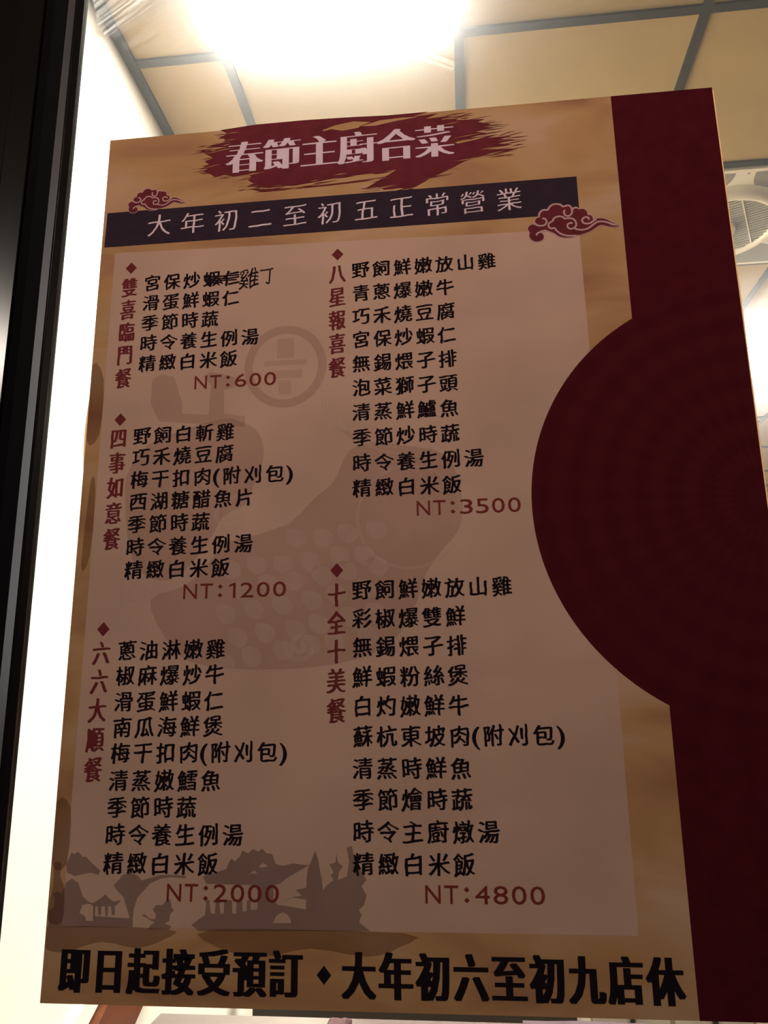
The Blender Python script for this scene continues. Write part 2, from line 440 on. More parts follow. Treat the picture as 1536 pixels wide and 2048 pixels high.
# ------------------------------------------------------------------ the poster
PX, PZ = -0.0465, 1.269                        # foot of the poster's centre line on the glass
X0, X1, Z0, Z1 = -0.3472, 0.2542, 1.2690, 2.0665
poster = empty('menu_poster', (PX, -0.0005, PZ), 'large gold and dark red Chinese New Year set menu poster on the window', 'poster')
LAYER = [0]
def depth(step=True):
    if step: LAYER[0] += 1
    return -0.00222 - 0.000005*LAYER[0]

def fill(name, loops, m, parent=poster, y=None, label=None):
    """outlines in window coordinates (x, z) printed on the poster as one thin layer of ink"""
    me_all = bpy.data.meshes.new(name); bmj = bmesh.new()
    groups = loops if loops and loops[0] and isinstance(loops[0][0][0], (list, tuple)) else [loops]
    yy = depth() if y is None else y
    for gi, lps in enumerate(groups):
        cu = bpy.data.curves.new('outline', 'CURVE'); cu.dimensions = '2D'; cu.fill_mode = 'BOTH'; cu.resolution_u = 1
        for lp in lps:
            if len(lp) < 3: continue
            sp = cu.splines.new('POLY'); sp.points.add(len(lp)-1)
            for p, q in zip(sp.points, lp): p.co = ((q[0]-PX)*10, (q[1]-PZ)*10, 0, 1)
            sp.use_cyclic_u = True
        co = bpy.data.objects.new('outline', cu); COL.objects.link(co)
        dg = bpy.context.evaluated_depsgraph_get(); dg.update()
        me = bpy.data.meshes.new_from_object(co.evaluated_get(dg))
        for v in me.vertices: v.co = (v.co.x/10, yy - 0.0000007*gi, v.co.y/10)
        bmj.from_mesh(me)
        bpy.data.objects.remove(co); bpy.data.curves.remove(cu); bpy.data.meshes.remove(me)
    for f in bmj.faces:
        f.normal_update()
        if f.normal.y > 0: f.normal_flip()
    bmj.to_mesh(me_all); bmj.free()
    o = link(name, me_all, m, parent)
    if label: o['label'] = label
    return o

# glyph outlines, straight from Blender's own built-in typeface
_font = bpy.data.curves.new('glyph', 'FONT'); _font.resolution_u = 3
_fo = bpy.data.objects.new('glyph', _font); COL.objects.link(_fo)
_cache = {}
def outlines(ch):
    if ch in _cache: return _cache[ch]
    _font.body = ch
    dg = bpy.context.evaluated_depsgraph_get(); dg.update()
    cu = _fo.to_curve(dg, apply_modifiers=False)
    loops = []
    for sp in cu.splines:
        pts = []; bp = sp.bezier_points; n = len(bp)
        for i in range(n):
            a, b2 = bp[i], bp[(i+1) % n]
            p0, p1, p2, p3 = a.co, a.handle_right, b2.handle_left, b2.co
            d = p3 - p0
            L = d.length
            straight = L < 1e-6 or (abs(d.cross(p1-p0).z) < 1e-3*L and abs(d.cross(p2-p0).z) < 1e-3*L)
            steps = [0.0] if straight else [0.0, 0.33, 0.67]
            for t in steps:
                s = 1-t
                q = p0*(s**3) + p1*(3*s*s*t) + p2*(3*s*t*t) + p3*(t**3)
                pts.append((q.x, q.y))
        cl = []
        for p in pts:
            if not cl or abs(p[0]-cl[-1][0]) + abs(p[1]-cl[-1][1]) > 1e-4: cl.append(p)
        if len(cl) > 2: loops.append(cl)
    _fo.to_curve_clear()
    _cache[ch] = loops
    return loops

def area(lp): return 0.5*sum(a[0]*b[1]-b[0]*a[1] for a, b in zip(lp, lp[1:]+lp[:1]))
def grow(loops, dx, dy, wob=0.0, seed=0.0):
    """push outlines outward by dx sideways and dy up/down (negative thins); wob gives a brushed edge"""
    if not loops: return loops
    big = max(loops, key=lambda l: abs(area(l)))
    sg = 1.0 if area(big) > 0 else -1.0
    out = []
    for lp in loops:
        n = len(lp); q = []
        if wob:                                # split long straight runs so the brush wobble can bend them
            den = []
            for i in range(n):
                a, b2 = lp[i], lp[(i+1) % n]; den.append(a)
                parts = min(5, int(math.hypot(b2[0]-a[0], b2[1]-a[1])/0.12)+1)
                for k in range(1, parts):
                    t = k/parts; den.append((a[0]+(b2[0]-a[0])*t, a[1]+(b2[1]-a[1])*t))
            lp = den; n = len(lp)
        for i in range(n):
            a, p, b2 = lp[i-1], lp[i], lp[(i+1) % n]
            e1 = (p[0]-a[0], p[1]-a[1]); e2 = (b2[0]-p[0], b2[1]-p[1])
            l1 = math.hypot(*e1) or 1; l2 = math.hypot(*e2) or 1
            n1 = (e1[1]/l1*sg, -e1[0]/l1*sg); n2 = (e2[1]/l2*sg, -e2[0]/l2*sg)
            k = 1.0/max(0.5, 1 + n1[0]*n2[0] + n1[1]*n2[1])
            nx, ny = (n1[0]+n2[0])*k, (n1[1]+n2[1])*k
            x, z = p[0]+nx*dx, p[1]+ny*dy
            if wob:                            # smooth warp of the whole glyph: a hand-brushed look
                v = Vector((x*3.2+seed, z*3.2, seed*1.7))
                x, z = x+wob*noise.noise(v), z+wob*noise.noise(v+Vector((9.1, 4.3, 2.2)))
            q.append((x, z))
        out.append(q)
    return out

def place(loops, cx, cz, ex, ez, shear=0.0, mid=(0.5, 0.38)):
    return [[(cx+(p[0]-mid[0])*ex, cz+(p[1]-mid[1]+shear*(p[0]-mid[0]))*ez) for p in lp] for lp in loops]

def row(text, xa, za, xb, zb, ex, ez, dx, dy, wob=0.0, shear=0.0):
    res = []; n = len(text)
    for i, ch in enumerate(text):
        t = i/(n-1) if n > 1 else 0
        lp = grow(outlines(ch), dx, dy, wob, i*3.1+ord(ch) % 17)
        if ch in '()':
            w = [p[0] for l in lp for p in l]; mx = (min(w)+max(w))/2
            res += place(lp, xa+(xb-xa)*t, za+(zb-za)*t, ex, ez, 0.0, (mx, 0.34))
        else:
            res += place(lp, xa+(xb-xa)*t, za+(zb-za)*t, ex, ez, shear)
    return res

def rect(x0, x1, z0, z1): return [(x0, z0), (x1, z0), (x1, z1), (x0, z1)]
def diamond(cx, cz, w, h): return [(cx-w, cz), (cx, cz-h), (cx+w, cz), (cx, cz+h)]
def circ(cx, cz, r, n=72, a0=0, a1=2*math.pi, rz=None):
    rz = rz or r
    return [(cx+r*math.cos(a0+(a1-a0)*i/n), cz+rz*math.sin(a0+(a1-a0)*i/n)) for i in range(n+1 if a1-a0 < 6.2 else n)]
def ribbon(pts, w, taper=False):
    """stroke of width w along a polyline, as one closed outline"""
    P = [Vector(p) for p in smooth_line(pts)]; L = []; R = []
    for i, p in enumerate(P):
        d = (P[min(i+1, len(P)-1)] - P[max(i-1, 0)]).normalized(); nn = Vector((-d.y, d.x))
        k = w*0.5*(1.0 if not taper else 0.35+0.65*math.sin(math.pi*min(1, max(0, i/(len(P)-1)))))
        L.append(tuple(p+nn*k)); R.append(tuple(p-nn*k))
    return L + R[::-1]
def smooth_line(pts, n=5):
    out = []
    for i in range(len(pts)-1):
        p0 = Vector(pts[max(i-1, 0)]); p1 = Vector(pts[i]); p2 = Vector(pts[i+1]); p3 = Vector(pts[min(i+2, len(pts)-1)])
        for k in range(n):
            t = k/n
            out.append(tuple(0.5*((2*p1)+(p2-p0)*t+(2*p0-5*p1+4*p2-p3)*t*t+(3*p1-p0-3*p2+p3)*t**3)))
    out.append(tuple(pts[-1])); return out
def smooth_loop(pts, n=3):
    m_ = len(pts); out = []
    for i in range(m_):
        p0, p1, p2, p3 = (Vector(pts[(i+k) % m_]) for k in (-1, 0, 1, 2))
        for k in range(n):
            t = k/n
            out.append(tuple(0.5*((2*p1)+(p2-p0)*t+(2*p0-5*p1+4*p2-p3)*t*t+(3*p1-p0-3*p2+p3)*t**3)))
    return out
def U(pts): return [(a/10000, b/10000) for a, b in pts]

I_BLACK = ink('black_ink', (0.014, 0.009, 0.012))
I_PANEL = ink('pink_panel_wash', (0.80, 0.56, 0.44), 0.60, var=0.07, scale=9)
I_NAVY = ink('navy_black_ink', (0.040, 0.026, 0.038))
I_RED = ink('dark_red_ink', (0.078, 0.009, 0.014), var=0.08)
I_MAROON = ink('maroon_ink', (0.155, 0.028, 0.036), var=0.1)
I_HEAD = ink('heading_red_ink', (0.17, 0.030, 0.032))
I_PRICE = ink('price_red_ink', (0.20, 0.035, 0.030))
I_LILAC = ink('pale_pink_ink', (0.78, 0.61, 0.66))
I_LINE = ink('cloud_line_ink', (0.56, 0.35, 0.33))
I_GOLD = ink('gold_ink', (0.48, 0.27, 0.12))
I_MARK = ink('marker_ink', (0.020, 0.012, 0.016))
W_BODY = ink('brown_wash', (0.42, 0.22, 0.17), 0.20)
W_FAINT = ink('faint_brown_wash', (0.42, 0.22, 0.17), 0.12)
W_LIGHT = ink('pale_wash', (0.80, 0.60, 0.48), 0.30)
W_LAND = ink('grey_mauve_wash', (0.20, 0.125, 0.115), 0.42, var=0.15, scale=30)
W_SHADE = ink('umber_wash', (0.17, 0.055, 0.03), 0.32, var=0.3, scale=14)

# backing sheet and printed face
obj('backing_sheet', box(X0-PX+0.002, X1-PX+0.0016, -0.0010, -0.0002, 0.002, Z1-PZ-0.002), paper_back(), poster)
obj('printed_sheet', box(X0-PX, X1-PX, -0.0022, -0.0011, 0.0, Z1-PZ), paper_gold(), poster)

# traced outlines on the glass, in tenths of a millimetre (x, z)
LAND = [[(-3454,13240),(-3461,13364),(-3420,13389),(-3417,13456),(-3439,13489),(-3402,13506),(-3359,13498),(-3332,13574),(-3287,13608),(-3227,13575),(-3181,13475),(-3141,13442),(-3111,13422),(-3176,13409),(-3199,13351),(-3150,13327),(-3138,13294),(-3082,13291),(-3078,13246)],[(-3344,13709),(-3304,13803),(-3274,13794),(-3247,13812),(-3205,13769),(-3177,13774),(-3146,13744),(-3105,13711),(-3045,13669),(-3061,13635),(-3119,13651),(-3176,13643),(-3260,13625),(-3329,13650)],[(-3140,13430),(-3083,13426),(-3029,13460),(-2993,13490),(-2954,13461),(-2914,13437),(-2855,13450),(-2876,13421),(-2903,13404),(-2898,13338),(-2926,13338),(-2935,13402),(-2959,13401),(-2958,13329),(-2977,13329),(-2987,13401),(-3015,13401),(-3015,13337),(-3038,13336),(-3048,13400),(-3067,13400),(-3064,13328),(-2775,13315),(-2782,13344),(-2804,13397),(-2837,13471),(-2902,13528),(-2923,13561),(-2879,13603),(-2853,13637),(-2789,13654),(-2721,13630),(-2691,13597),(-2627,13614),(-2535,13640),(-2395,13641),(-2320,13633),(-2320,13616),(-2441,13624),(-2533,13610),(-2615,13576),(-2676,13514),(-2720,13464),(-2741,13389),(-2746,13324),(-2743,13251),(-3078,13246),(-3086,13402),(-3110,13418)],[(-2675,13341),(-2648,13346),(-2609,13317),(-2562,13310),(-2555,13343),(-2585,13383),(-2559,13416),(-2504,13417),(-2478,13450),(-2441,13459),(-2429,13401),(-2409,13377),(-2436,13352),(-2442,13303),(-2478,13279),(-2422,13263),(-2439,13239),(-2613,13236),(-2597,13269),(-2561,13286)],[(-2182,13632),(-2081,13660),(-1989,13689),(-1965,13745),(-1946,13768),(-1919,13745),(-1879,13783),(-1860,13829),(-1808,13806),(-1778,13839),(-1727,13821),(-1696,13844),(-1665,13812),(-1614,13803),(-1582,13729),(-1521,13716),(-1440,13735),(-1410,13730),(-1309,13722),(-1399,13675),(-1499,13619),(-1549,13582),(-1599,13573),(-1597,13464),(-1556,13428),(-1475,13420),(-1335,13399),(-1331,13467),(-1436,13484),(-1546,13446),(-1436,13488),(-1367,13498),(-1417,13538),(-1331,13557),(-1330,13639),(-1319,13703),(-1289,13768),(-1264,13833),(-1239,13768),(-1223,13686),(-1208,13613),(-1197,13540),(-1168,13577),(-1113,13614),(-1138,13650),(-1113,13668),(-1148,13732),(-1100,13742),(-1090,13811),(-1078,13742),(-1038,13715),(-1073,13669),(-1078,13616),(-1008,13642),(-988,13752),(-1008,13853),(-968,13871),(-938,13752),(-850,13616),(-890,13571),(-851,13508),(-871,13436),(-911,13400),(-891,13365),(-911,13311),(-824,13251),(-2196,13230),(-2259,13275),(-2199,13316),(-2150,13348),(-2144,13457),(-2119,13458),(-2104,13358),(-2069,13358),(-2068,13458),(-2037,13459),(-2026,13359),(-1998,13359),(-1996,13459),(-1935,13460),(-1927,13360),(-1896,13361),(-1895,13460),(-1849,13461),(-1844,13375),(-1811,13380),(-1810,13461),(-1783,13462),(-1778,13389),(-1726,13394),(-1726,13462),(-1730,13571),(-2149,13577)]]
ARCH = [(-1593,13297),(-1574,13347),(-1544,13367),(-1515,13375),(-1484,13361),(-1459,13335),(-1449,13299)]
WINS = [[(-1814,13644),(-1754,13682),(-1733,13654),(-1784,13658)],[(-1724,13709),(-1684,13737),(-1642,13710),(-1703,13700)]]
BODY = [(-1283,16756),(-1119,16894),(-977,17181),(-740,17244),(-528,17209),(-113,17092),(11,16704),(-21,16426),(-208,16203),(-325,16025),(-444,15715),(-670,15435),(-1115,15292),(-1791,15260),(-2367,15336),(-2613,15564),(-2750,15886),(-2446,15994),(-2218,16220),(-2057,16380),(-1774,16441),(-1493,16549)]
HEAD = [(-3054,16828),(-3022,17100),(-2860,17321),(-2517,17457),(-2147,17540),(-1998,17507),(-1848,17423),(-1771,17268),(-1778,17070),(-1857,16877),(-1925,16710),(-2114,16620),(-2249,16386),(-2453,16134),(-2687,16047),(-2941,16243)]
CURL = [(-2861,17970),(-2774,18018),(-2645,17984),(-2555,17717),(-2550,17613),(-2298,17587),(-2285,17884),(-2364,17968),(-2291,18016),(-2062,17950),(-2058,17845),(-2158,17825),(-2149,17592),(-1950,17555),(-1947,17453),(-2773,17547),(-2860,17733)]
BRUSH = [(-2303,20671),(-1933,20700),(-1428,20701),(-1019,20691),(-571,20671),(-171,20672),(-349,20630),(-84,20642),(-218,20591),(47,20603),(-64,20563),(166,20585),(88,20547),(371,20531),(304,20505),(433,20466),(346,20449),(452,20421),(278,20395),(385,20369),(211,20331),(492,20341),(383,20314),(630,20315),(511,20289),(659,20267),(487,20241),(624,20215),(377,20184),(633,20169),(353,20129),(545,20123),(223,20091),(136,20062),(27,20002),(-148,19927),(-323,19831),(-388,19818),(-496,19835),(-626,19829),(-691,19860),(-801,19862),(-669,19942),(-581,19991),(-503,20042),(-668,20024),(-843,20016),(-1020,20007),(-1197,19990),(-1330,19972),(-1464,19959),(-1643,19955),(-1778,19949),(-1891,19967),(-2004,19982),(-1937,20014),(-1995,20058),(-1951,20092),(-2008,20123),(-2145,20110),(-2237,20144),(-2328,20119),(-2375,20156),(-2458,20203),(-2413,20229),(-2494,20237),(-2403,20275),(-2451,20318),(-2360,20349),(-2479,20425),(-2503,20446),(-2363,20432),(-2272,20471),(-2446,20474),(-2297,20512),(-2240,20546),(-2300,20591),(-2220,20623)]
BRUSH2 = [[(-1958,19948),(-1642,19930),(-1330,19932),(-1020,19944),(-668,19967),(-581,19974),(-800,19936),(-1153,19921),(-1508,19913),(-1687,19909),(-1844,19907)]]
SLITS = [[(-1245,20565),(-1109,20612),(-929,20638),(-750,20612),(-885,20555),(-1042,20537),(-1155,20569),(-1233,20551)],[(69,20294),(297,20327),(405,20337),(275,20304),(101,20276)],[(-862,20571),(-661,20623),(-438,20632),(-261,20624),(-505,20597),(-706,20563)]]
CLOUD = [(721,19279),(729,19304),(749,19321),(774,19326),(796,19317),(792,19346),(798,19375),(816,19392),(842,19397),(837,19423),(852,19455),(879,19474),(917,19471),(928,19492),(952,19516),(984,19526),(1022,19523),(1050,19508),(1061,19492),(1087,19501),(1110,19502),(1128,19486),(1140,19459),(1158,19470),(1184,19472),(1201,19450),(1233,19455),(1261,19442),(1278,19415),(1280,19385),(1310,19379),(1325,19352),(1325,19331),(1363,19338),(1401,19339),(1444,19324),(1485,19296),(1545,19262),(1490,19277),(1448,19295),(1488,19259),(1562,19246),(1518,19237),(1462,19247),(1420,19263),(1383,19267),(1343,19242),(1304,19217),(1252,19196),(1201,19182),(1157,19180),(1144,19167),(1087,19161),(1037,19168),(1000,19184),(964,19216),(928,19237),(897,19249),(859,19246),(839,19237),(857,19217),(865,19188),(854,19160),(827,19146),(789,19143),(758,19157),(738,19184),(731,19213),(737,19242),(732,19256)]
LINES = [[(860,19381),(883,19379),(898,19356),(897,19334),(882,19313),(856,19306),(824,19309),(803,19320),(794,19339)],[(830,19409),(842,19445),(872,19470),(917,19469),(935,19499),(971,19523),(1009,19524),(1047,19506),(1061,19492),(1110,19501),(1134,19478),(1141,19445),(1135,19412),(1115,19392),(1096,19389),(1074,19399),(1065,19426),(1068,19444),(1078,19452)],[(1140,19426),(1148,19459),(1171,19471),(1196,19467)],[(1288,19334),(1286,19352),(1268,19363),(1245,19359),(1228,19342),(1227,19321),(1241,19301),(1272,19293),(1304,19300),(1330,19319),(1356,19332)],[(1134,19303),(1125,19313),(1106,19311),(1090,19296),(1089,19274),(1103,19255),(1128,19252),(1153,19262),(1168,19286),(1167,19319),(1153,19345),(1126,19362),(1094,19365),(1069,19363),(1054,19379),(1026,19390),(994,19388),(968,19372),(954,19347),(927,19331),(914,19307),(921,19281),(942,19268),(968,19272),(985,19243),(1015,19212),(1051,19191),(1101,19179),(1163,19176)],[(1153,19251),(1186,19237),(1236,19233),(1281,19248),(1321,19277),(1360,19302),(1398,19306),(1441,19296),(1490,19274),(1532,19259)],[(799,19207),(804,19225),(823,19236),(859,19249),(897,19250)]]
SCRIBBLE = [[(-2399,19009),(-2280,19009),(-2121,19011),(-2050,19012)],[(-2393,18979),(-2279,18988),(-2152,18982),(-2049,18992)],[(-2389,18962),(-2294,18967),(-2167,18963),(-2072,18962)],[(-2372,18942),(-2277,18943),(-2214,18944)],[(-2383,18996),(-2341,18945),(-2280,19009),(-2213,18927)]]

XS = 0.1593                                    # left edge of the dark red side band
fill('side_band', [rect(XS, X1, Z0, Z1)], I_RED, label='dark red band down the right side')
R_, CX_, CZ_ = 0.1939, 0.2546, 1.6613
fill('medallion', [[(X1, CZ_-R_)] + [(CX_+R_*math.cos(a), CZ_+R_*math.sin(a)) for a in [math.radians(270-180*i/90) for i in range(1, 90)]] + [(X1, CZ_+R_)]],
     disc_print(CX_-PX, CZ_-PZ), label='dark red half disc with faint rings')
fill('menu_panel', [[(-0.3340, 1.3251), (0.1207, 1.3247), (0.1207, CZ_-0.1395), ] +
     [(CX_+R_*math.cos(a), CZ_+R_*math.sin(a)) for a in [math.radians(226.0-92.0*i/60) for i in range(61)]] +
     [(0.1190, 1.9245), (-0.3325, 1.9345)]], I_PANEL, label='pale pink menu panel')
# landscape wash along the foot, ornament wash in the middle
for lp, hole in zip(LAND, ([], [], [], [], [ARCH] + WINS)):
    fill('landscape_print', [U(lp)] + [U(h) for h in hole], W_LAND)
ref = [[(-0.3467, 1.3240), (-0.2450, 1.3240), (-0.2470, 1.3170), (-0.2700, 1.3100), (-0.3000, 1.3140), (-0.3300, 1.3060), (-0.3467, 1.3090)],
       [(-0.2100, 1.3240), (-0.0560, 1.3240), (-0.0600, 1.3140), (-0.0850, 1.3070), (-0.1300, 1.3120), (-0.1700, 1.3050), (-0.2050, 1.3120)]]
fill('landscape_reflection', [[(max(X0+0.0004, x), z) for x, z in smooth_loop(r)] for r in ref], W_SHADE)
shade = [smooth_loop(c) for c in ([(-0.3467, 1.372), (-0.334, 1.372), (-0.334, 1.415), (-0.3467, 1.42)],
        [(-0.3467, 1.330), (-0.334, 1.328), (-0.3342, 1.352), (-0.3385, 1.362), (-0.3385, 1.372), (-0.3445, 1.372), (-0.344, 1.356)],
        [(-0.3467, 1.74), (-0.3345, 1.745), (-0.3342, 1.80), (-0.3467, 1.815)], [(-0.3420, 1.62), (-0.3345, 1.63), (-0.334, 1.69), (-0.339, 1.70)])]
for s_ in shade: fill('edge_wash_and_shadow', [[(max(X0+0.0004, x), z) for x, z in s_]], W_SHADE)  # dark border patches, part print, part show-through shadow put into the ink
fill('ornament_print', [smooth_loop(U(BODY))], W_BODY)
fill('ornament_print', [smooth_loop(U(HEAD))], W_BODY)
fill('ornament_print', [U(CURL)], W_BODY)
hx, hz = -0.158, 1.803
ringl = [circ(hx, hz, 0.039, rz=0.041), circ(hx, hz, 0.031, rz=0.033)[::-1]]
fill('ornament_print', ringl, W_BODY)
bars = [rect(hx-0.008, hx+0.008, hz+0.008, hz+0.028), rect(hx-0.020, hx+0.020, hz+0.001, hz+0.006), rect(hx-0.016, hx+0.016, hz-0.012, hz-0.004), rect(hx-0.006, hx+0.006, hz-0.028, hz-0.014)]
fill('ornament_print', bars, W_FAINT)
def spiral(cx, cz, r, turns=1.7, a0=0.6, n=36):
    return [(cx+r*(1-0.85*i/n)*math.cos(a0+turns*2*math.pi*i/n), cz+r*(1-0.85*i/n)*math.sin(a0+turns*2*math.pi*i/n)) for i in range(n+1)]
for cx, cz, r, a0 in ((-0.2042, 1.6619, 0.018, 0.5), (-0.2883, 1.5916, 0.014, 0.2), (-0.243, 1.690, 0.020, 2.2), (-0.140, 1.545, 0.014, 2.8)):
    fill('ornament_print', [ribbon(spiral(cx, cz, r, a0=a0), 0.0042)], W_LIGHT)
fill('ornament_print', [circ(-0.045, 1.655, 0.047), circ(-0.045, 1.655, 0.0445)[::-1]], W_LIGHT)
fill('ornament_print', [ribbon([(hx+0.045-0.003*k, 1.775+0.004*k), (hx+0.052-0.003*k, 1.745), (hx+0.075-0.002*k, 1.722+0.003*k), (hx+0.105, 1.712+0.006*k)], 0.0018) for k in range(5)], W_LIGHT)
scales = []
rng = random.Random(4)
for j in range(7):
    for i in range(6):
        sx_, sz_ = -0.205+0.024*i+0.010*(j % 2)+rng.uniform(-.002, .002), 1.655-0.0205*j+0.004*i*(1 if j > 2 else 0.4)+rng.uniform(-.002, .002)
        if sz_ > 1.66 or (i < 2 and j < 2): continue
        scales.append(smooth_loop([(sx_-0.007, sz_+0.008), (sx_+0.006, sz_+0.006), (sx_+0.009, sz_-0.004), (sx_+0.001, sz_-0.009), (sx_-0.008, sz_-0.002)]))
fill('ornament_print', scales, W_LIGHT, label='pale scale pattern of the faded ornament')

# title brush stroke, date band, clouds
fill('title_brush_stroke', [U(BRUSH)] + [U(s_) for s_ in SLITS] + [U(b_) for b_ in BRUSH2], I_MAROON, label='maroon dry-brush stroke')
rng = random.Random(11); bris = []; gaps = []
bp = U(BRUSH)
for k in range(170):
    x, z = bp[rng.randrange(len(bp))]
    if -0.20 < x < 0.0 and z > 2.02: continue
    L_ = rng.uniform(0.008, 0.030); w_ = rng.uniform(0.0004, 0.0012); sl = rng.uniform(0.02, 0.16)
    x += rng.uniform(-0.006, 0.006); z += rng.uniform(-0.004, 0.004)
    if z + L_*sl > 2.064: continue
    (bris if k % 3 else gaps).append([(x-L_/2, z-L_*sl/2), (x, z-w_/2), (x+L_/2, z+L_*sl/2), (x, z+w_/2)])
fill('brush_bristles', [[g] for g in bris], I_MAROON)
for side in (-1, 1):
    fill('brush_gap', [[g] for g in gaps if (g[0][0] + 0.1)*side > 0], I_GOLD)
fill('date_band', [[(-0.3443, 1.9418), (-0.3438, 1.9805), (0.1207, 1.9805), (0.1207, 1.9408)]], I_NAVY, label='navy black band')
for nm, (ox, oz, s_) in (('big', (0, 0, 1.0)), ('small', (None, None, 0.71))):
    pts = smooth_loop(U(CLOUD), 2); lns = [U(l) for l in LINES]
    if nm == 'small':
        cx = sum(p[0] for p in pts)/len(pts); cz = sum(p[1] for p in pts)/len(pts)
        f = lambda p: (-0.2972+(p[0]-cx)*s_, 1.9912+(p[1]-cz)*s_)
        pts = [f(p) for p in pts]; lns = [[f(p) for p in l] for l in lns]
    w = 0.0017 if nm == 'big' else 0.0012
    cl = fill('cloud_emblem', [grow([pts], w*0.42, w*0.42)[0]], I_LINE, label='maroon scroll cloud with pale outline')
    fill('cloud_fill', [pts], I_MAROON, cl)
    fill('cloud_lines', [[ribbon(l, w)] for l in lns], I_LINE, cl)

def bold(sets, shift):
    return [[[(x+d, z) for x, z in lp] for lp in sets] for d in shift]
def thick(sets, dx, dz):
    return [[[(x+sx*dx, z+sz*dz) for x, z in lp] for lp in sets] for sx, sz in ((-1, 1), (0, 0), (1, -1))]
LIL = row('春節主廚合菜', -0.2037, 2.0331, -0.0126, 2.0326, 0.0385, 0.0400, 0.008, -0.019, 0, 0.02)
fill('title_lettering', bold(LIL, (-0.0016, -0.0006, 0.0006, 0.0016)), I_LILAC, label='pale pink title lettering')
fill('date_lettering', row('大年初二至初', -0.2889, 1.9624, -0.1166, 1.9618, 0.0255, 0.0262, 0.002, -0.010, 0.03, 0.08) +
     row('五正常營業', -0.0809, 1.9619, 0.0564, 1.9616, 0.0255, 0.0262, 0.002, -0.010, 0.03, 0.08), I_LILAC, label='pale pink opening dates lettering')

DISH = dict(ex=0.0172, ez=0.0178, dx=0.004, dy=-0.004, wob=0.05, shear=0.10)
def dishes(rows, xa, label):
    lps = []
    for text, z, dz in rows:
        main, _, rest = text.partition('(')
        lps += row(main, xa, z, xa+0.01985*(len(main)-1), z+dz, **DISH)
        if rest:
            e = xa+0.01985*(len(main)-1)
            lps += row('(', e+0.0130, z, e+0.0130, z, 0.0225, 0.0190, 0.004, 0.0)
            lps += row(rest[:-1], e+0.0270, z, e+0.0270+0.0200*(len(rest)-2), z, **DISH)
            lps += row(')', e+0.0805, z, e+0.0805, z, 0.0225, 0.0190, 0.004, 0.0)
    return fill('dish_list', thick(lps, 0.00038, 0.00020), I_BLACK, label=label)
dishes([('宮保炒蝦仁', 1.8987, 0), ('滑蛋鮮蝦仁', 1.8774, 0), ('季節時蔬', 1.8562, 0), ('時令養生例湯', 1.8350, 0), ('精緻白米飯', 1.8138, 0)], -0.2920, 'black dish names of the 600 set')
dishes([('野飼白斬雞', 1.7413, 0), ('巧禾燒豆腐', 1.7203, 0), ('梅干扣肉(附刈包)', 1.6993, 0), ('西湖糖醋魚片', 1.6781, 0), ('季節時蔬', 1.6571, 0), ('時令養生例湯', 1.6359, 0), ('精緻白米飯', 1.6150, 0)], -0.2924, 'black dish names of the 1200 set')
dishes([('蔥油淋嫩雞', 1.5443, 0), ('椒麻爆炒牛', 1.5229, 0), ('滑蛋鮮蝦仁', 1.5011, 0), ('南瓜海鮮煲', 1.4799, 0), ('梅干扣肉(附刈包)', 1.4591, 0), ('清蒸嫩鱈魚', 1.4368, 0), ('季節時蔬', 1.4158, 0), ('時令養生例湯', 1.3945, 0), ('精緻白米飯', 1.3725, 0)], -0.2938, 'black dish names of the 2000 set')
dishes([('野飼鮮嫩放山雞', 1.8977, 0), ('青蔥爆嫩牛', 1.8735, 0), ('巧禾燒豆腐', 1.8490, 0), ('宮保炒蝦仁', 1.8255, 0), ('無錫煨子排', 1.8015, 0), ('泡菜獅子頭', 1.7777, 0), ('清蒸鮮鱸魚', 1.7538, 0), ('季節炒時蔬', 1.7297, 0), ('時令養生例湯', 1.7057, 0), ('精緻白米飯', 1.6823, 0)], -0.0866, 'black dish names of the 3500 set')
dishes([('野飼鮮嫩放山雞', 1.5918, 0), ('彩椒爆雙鮮', 1.5672, 0), ('無錫煨子排', 1.5433, 0), ('鮮蝦粉絲煲', 1.5186, 0), ('白灼嫩鮮牛', 1.4947, 0), ('蘇杭東坡肉(附刈包)', 1.4706, 0), ('清蒸時鮮魚', 1.4456, 0), ('季節燴時蔬', 1.4218, 0), ('時令主廚燉湯', 1.3975, 0), ('精緻白米飯', 1.3735, 0)], -0.0873, 'black dish names of the 4800 set')

for text, x, za, zb, zd in (('雙喜臨門餐', -0.3149, 1.8955, 1.8001, 1.9166), ('四事如意餐', -0.3151, 1.7402, 1.6442, 1.7584), ('六六大順餐', -0.3170, 1.5426, 1.4457, 1.5632),
                            ('八星報喜餐', -0.1091, 1.8951, 1.7988, 1.9156), ('十全十美餐', -0.1094, 1.5882, 1.4916, 1.6094)):
    h = fill('set_heading', thick(row(text, x, za, x, zb, 0.0160, 0.0215, 0.006, -0.004, 0.04, 0.07), 0.0006, 0.0001), I_HEAD, label='dark red upright heading lettering')
    fill('bullet', [diamond(x+0.0003, zd, 0.0056, 0.0062)], I_HEAD, h)

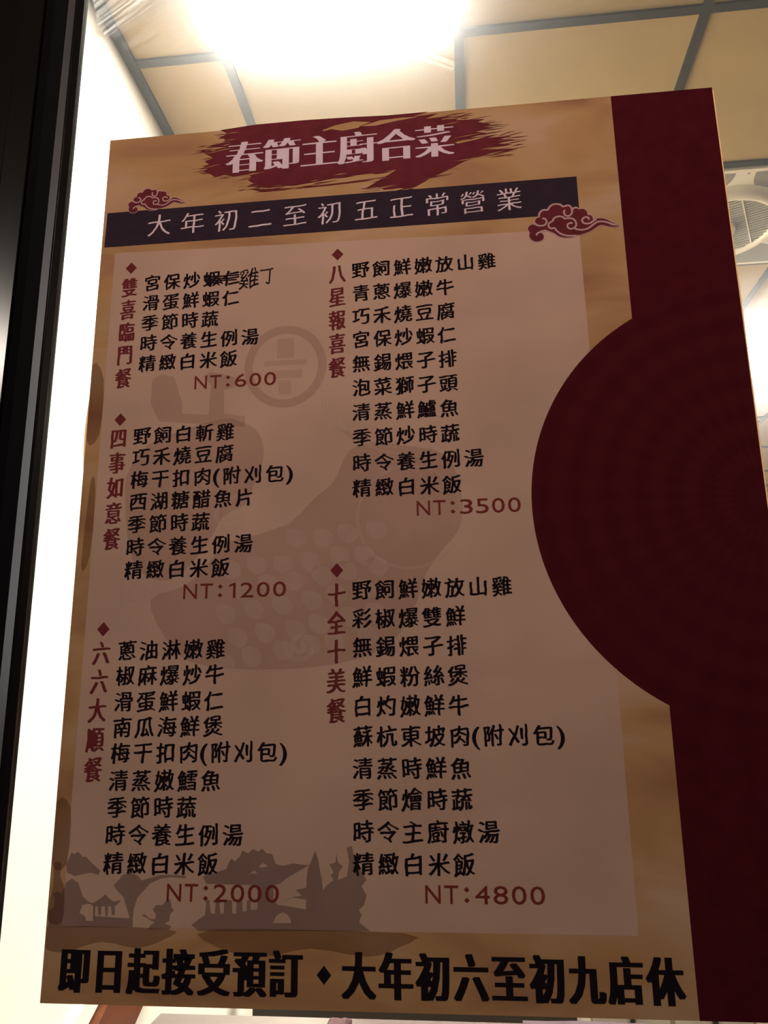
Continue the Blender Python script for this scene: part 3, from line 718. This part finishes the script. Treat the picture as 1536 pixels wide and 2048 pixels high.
def price(num, xl, xr, zc, label):
    text = 'NT:' + num
    h = 0.0130
    # advance widths in units of cap height for a broad face
    adv = {'N': 1.25, 'T': 1.15, ':': 0.85, '1': 0.95}
    ws = [adv.get(c, 1.18) for c in text]; k = (xr-xl)/sum(ws); x = xl; lps = []
    for c, w in zip(text, ws):
        cw = w*k
        if c == ':':
            for dz in (-0.0040, 0.0036): lps.append(diamond(x+cw*0.5, zc+dz, 0.0021, 0.0019))
        else:
            lp = outlines(c) if c != '1' else [[(0.30, 0), (0.42, 0), (0.42, 0.682), (0.33, 0.682), (0.12, 0.585), (0.12, 0.51), (0.30, 0.575)]]
            xs_ = [p[0] for l in lp for p in l]; zs_ = [p[1] for l in lp for p in l]
            gw = cw*(0.80 if c != '1' else 0.5)
            fx = gw/(max(xs_)-min(xs_)); fz = h/(max(zs_)-min(zs_)); g0 = min(xs_); z0 = min(zs_)
            off = x+(cw-gw)/2
            lps += [[(off+(p[0]-g0)*fx, zc-h/2+(p[1]-z0)*fz) for p in l] for l in lp]
        x += cw
    return fill('price', lps, I_PRICE, label=label)
price('600', -0.2460, -0.1651, 1.7914, 'red price NT:600')
price('1200', -0.2471, -0.1522, 1.5945, 'red price NT:1200')
price('2000', -0.2488, -0.1538, 1.3511, 'red price NT:2000')
price('3500', -0.0400, 0.0527, 1.6620, 'red price NT:3500')
price('4800', -0.0404, 0.0545, 1.3520, 'red price NT:4800')

BO = (-0.0017, -0.0009, 0.0, 0.0009, 0.0017)
nl = fill('notice_lettering', bold(row('即日起接受預訂', -0.3204, 1.2937, -0.1489, 1.2939, 0.0258, 0.0350, 0.0, 0.006), BO), I_BLACK, label='heavy black booking notice')
fill('bullet', [diamond(-0.1187, 1.2937, 0.0056, 0.0066)], I_BLACK, nl)
fill('notice_lettering', bold(row('大年初六至初九店休', -0.0916, 1.2940, 0.1374, 1.2947, 0.0258, 0.0350, 0.0, 0.006), BO), I_BLACK, label='heavy black closing days notice')

# correction in marker pen
corr = fill('marker_correction', row('雞', -0.1950, 1.8967, -0.1950, 1.8967, 0.0205, 0.0230, 0.0, 0.0, 0.09, 0.10) +
            [ribbon([(-0.1845, 1.9040), (-0.1775, 1.9045), (-0.1715, 1.9055)], 0.0012), ribbon([(-0.1745, 1.9050), (-0.1750, 1.8960), (-0.1755, 1.8900), (-0.1785, 1.8912)], 0.0013)], I_MARK, label='handwritten marker characters')
fill('strike_out', [[ribbon(U(s_), 0.0013)] for s_ in SCRIBBLE], I_MARK, corr)

# second sheet pinned inside the glass behind the poster, its curved edge showing on the left
cxs, czs, rs = -0.0105, 1.749, 0.344
pts = [(0.10, 1.52)] + [(cxs-rs*math.cos(a), czs+rs*math.sin(a)) for a in [math.radians(-42+84*i/40) for i in range(41)]] + [(0.10, 1.98)]
bm = bmesh.new(); add_prism(bm, pts, 0.0075, 0.0085, 'y')
tag(obj('paper_sheet', bm, paper_back()), 'cream paper sheet with curved left edge peeking out behind the menu poster', 'paper')
bpy.data.objects.remove(_fo); bpy.data.curves.remove(_font)
for c in list(bpy.data.curves):
    if c.users == 0: bpy.data.curves.remove(c)
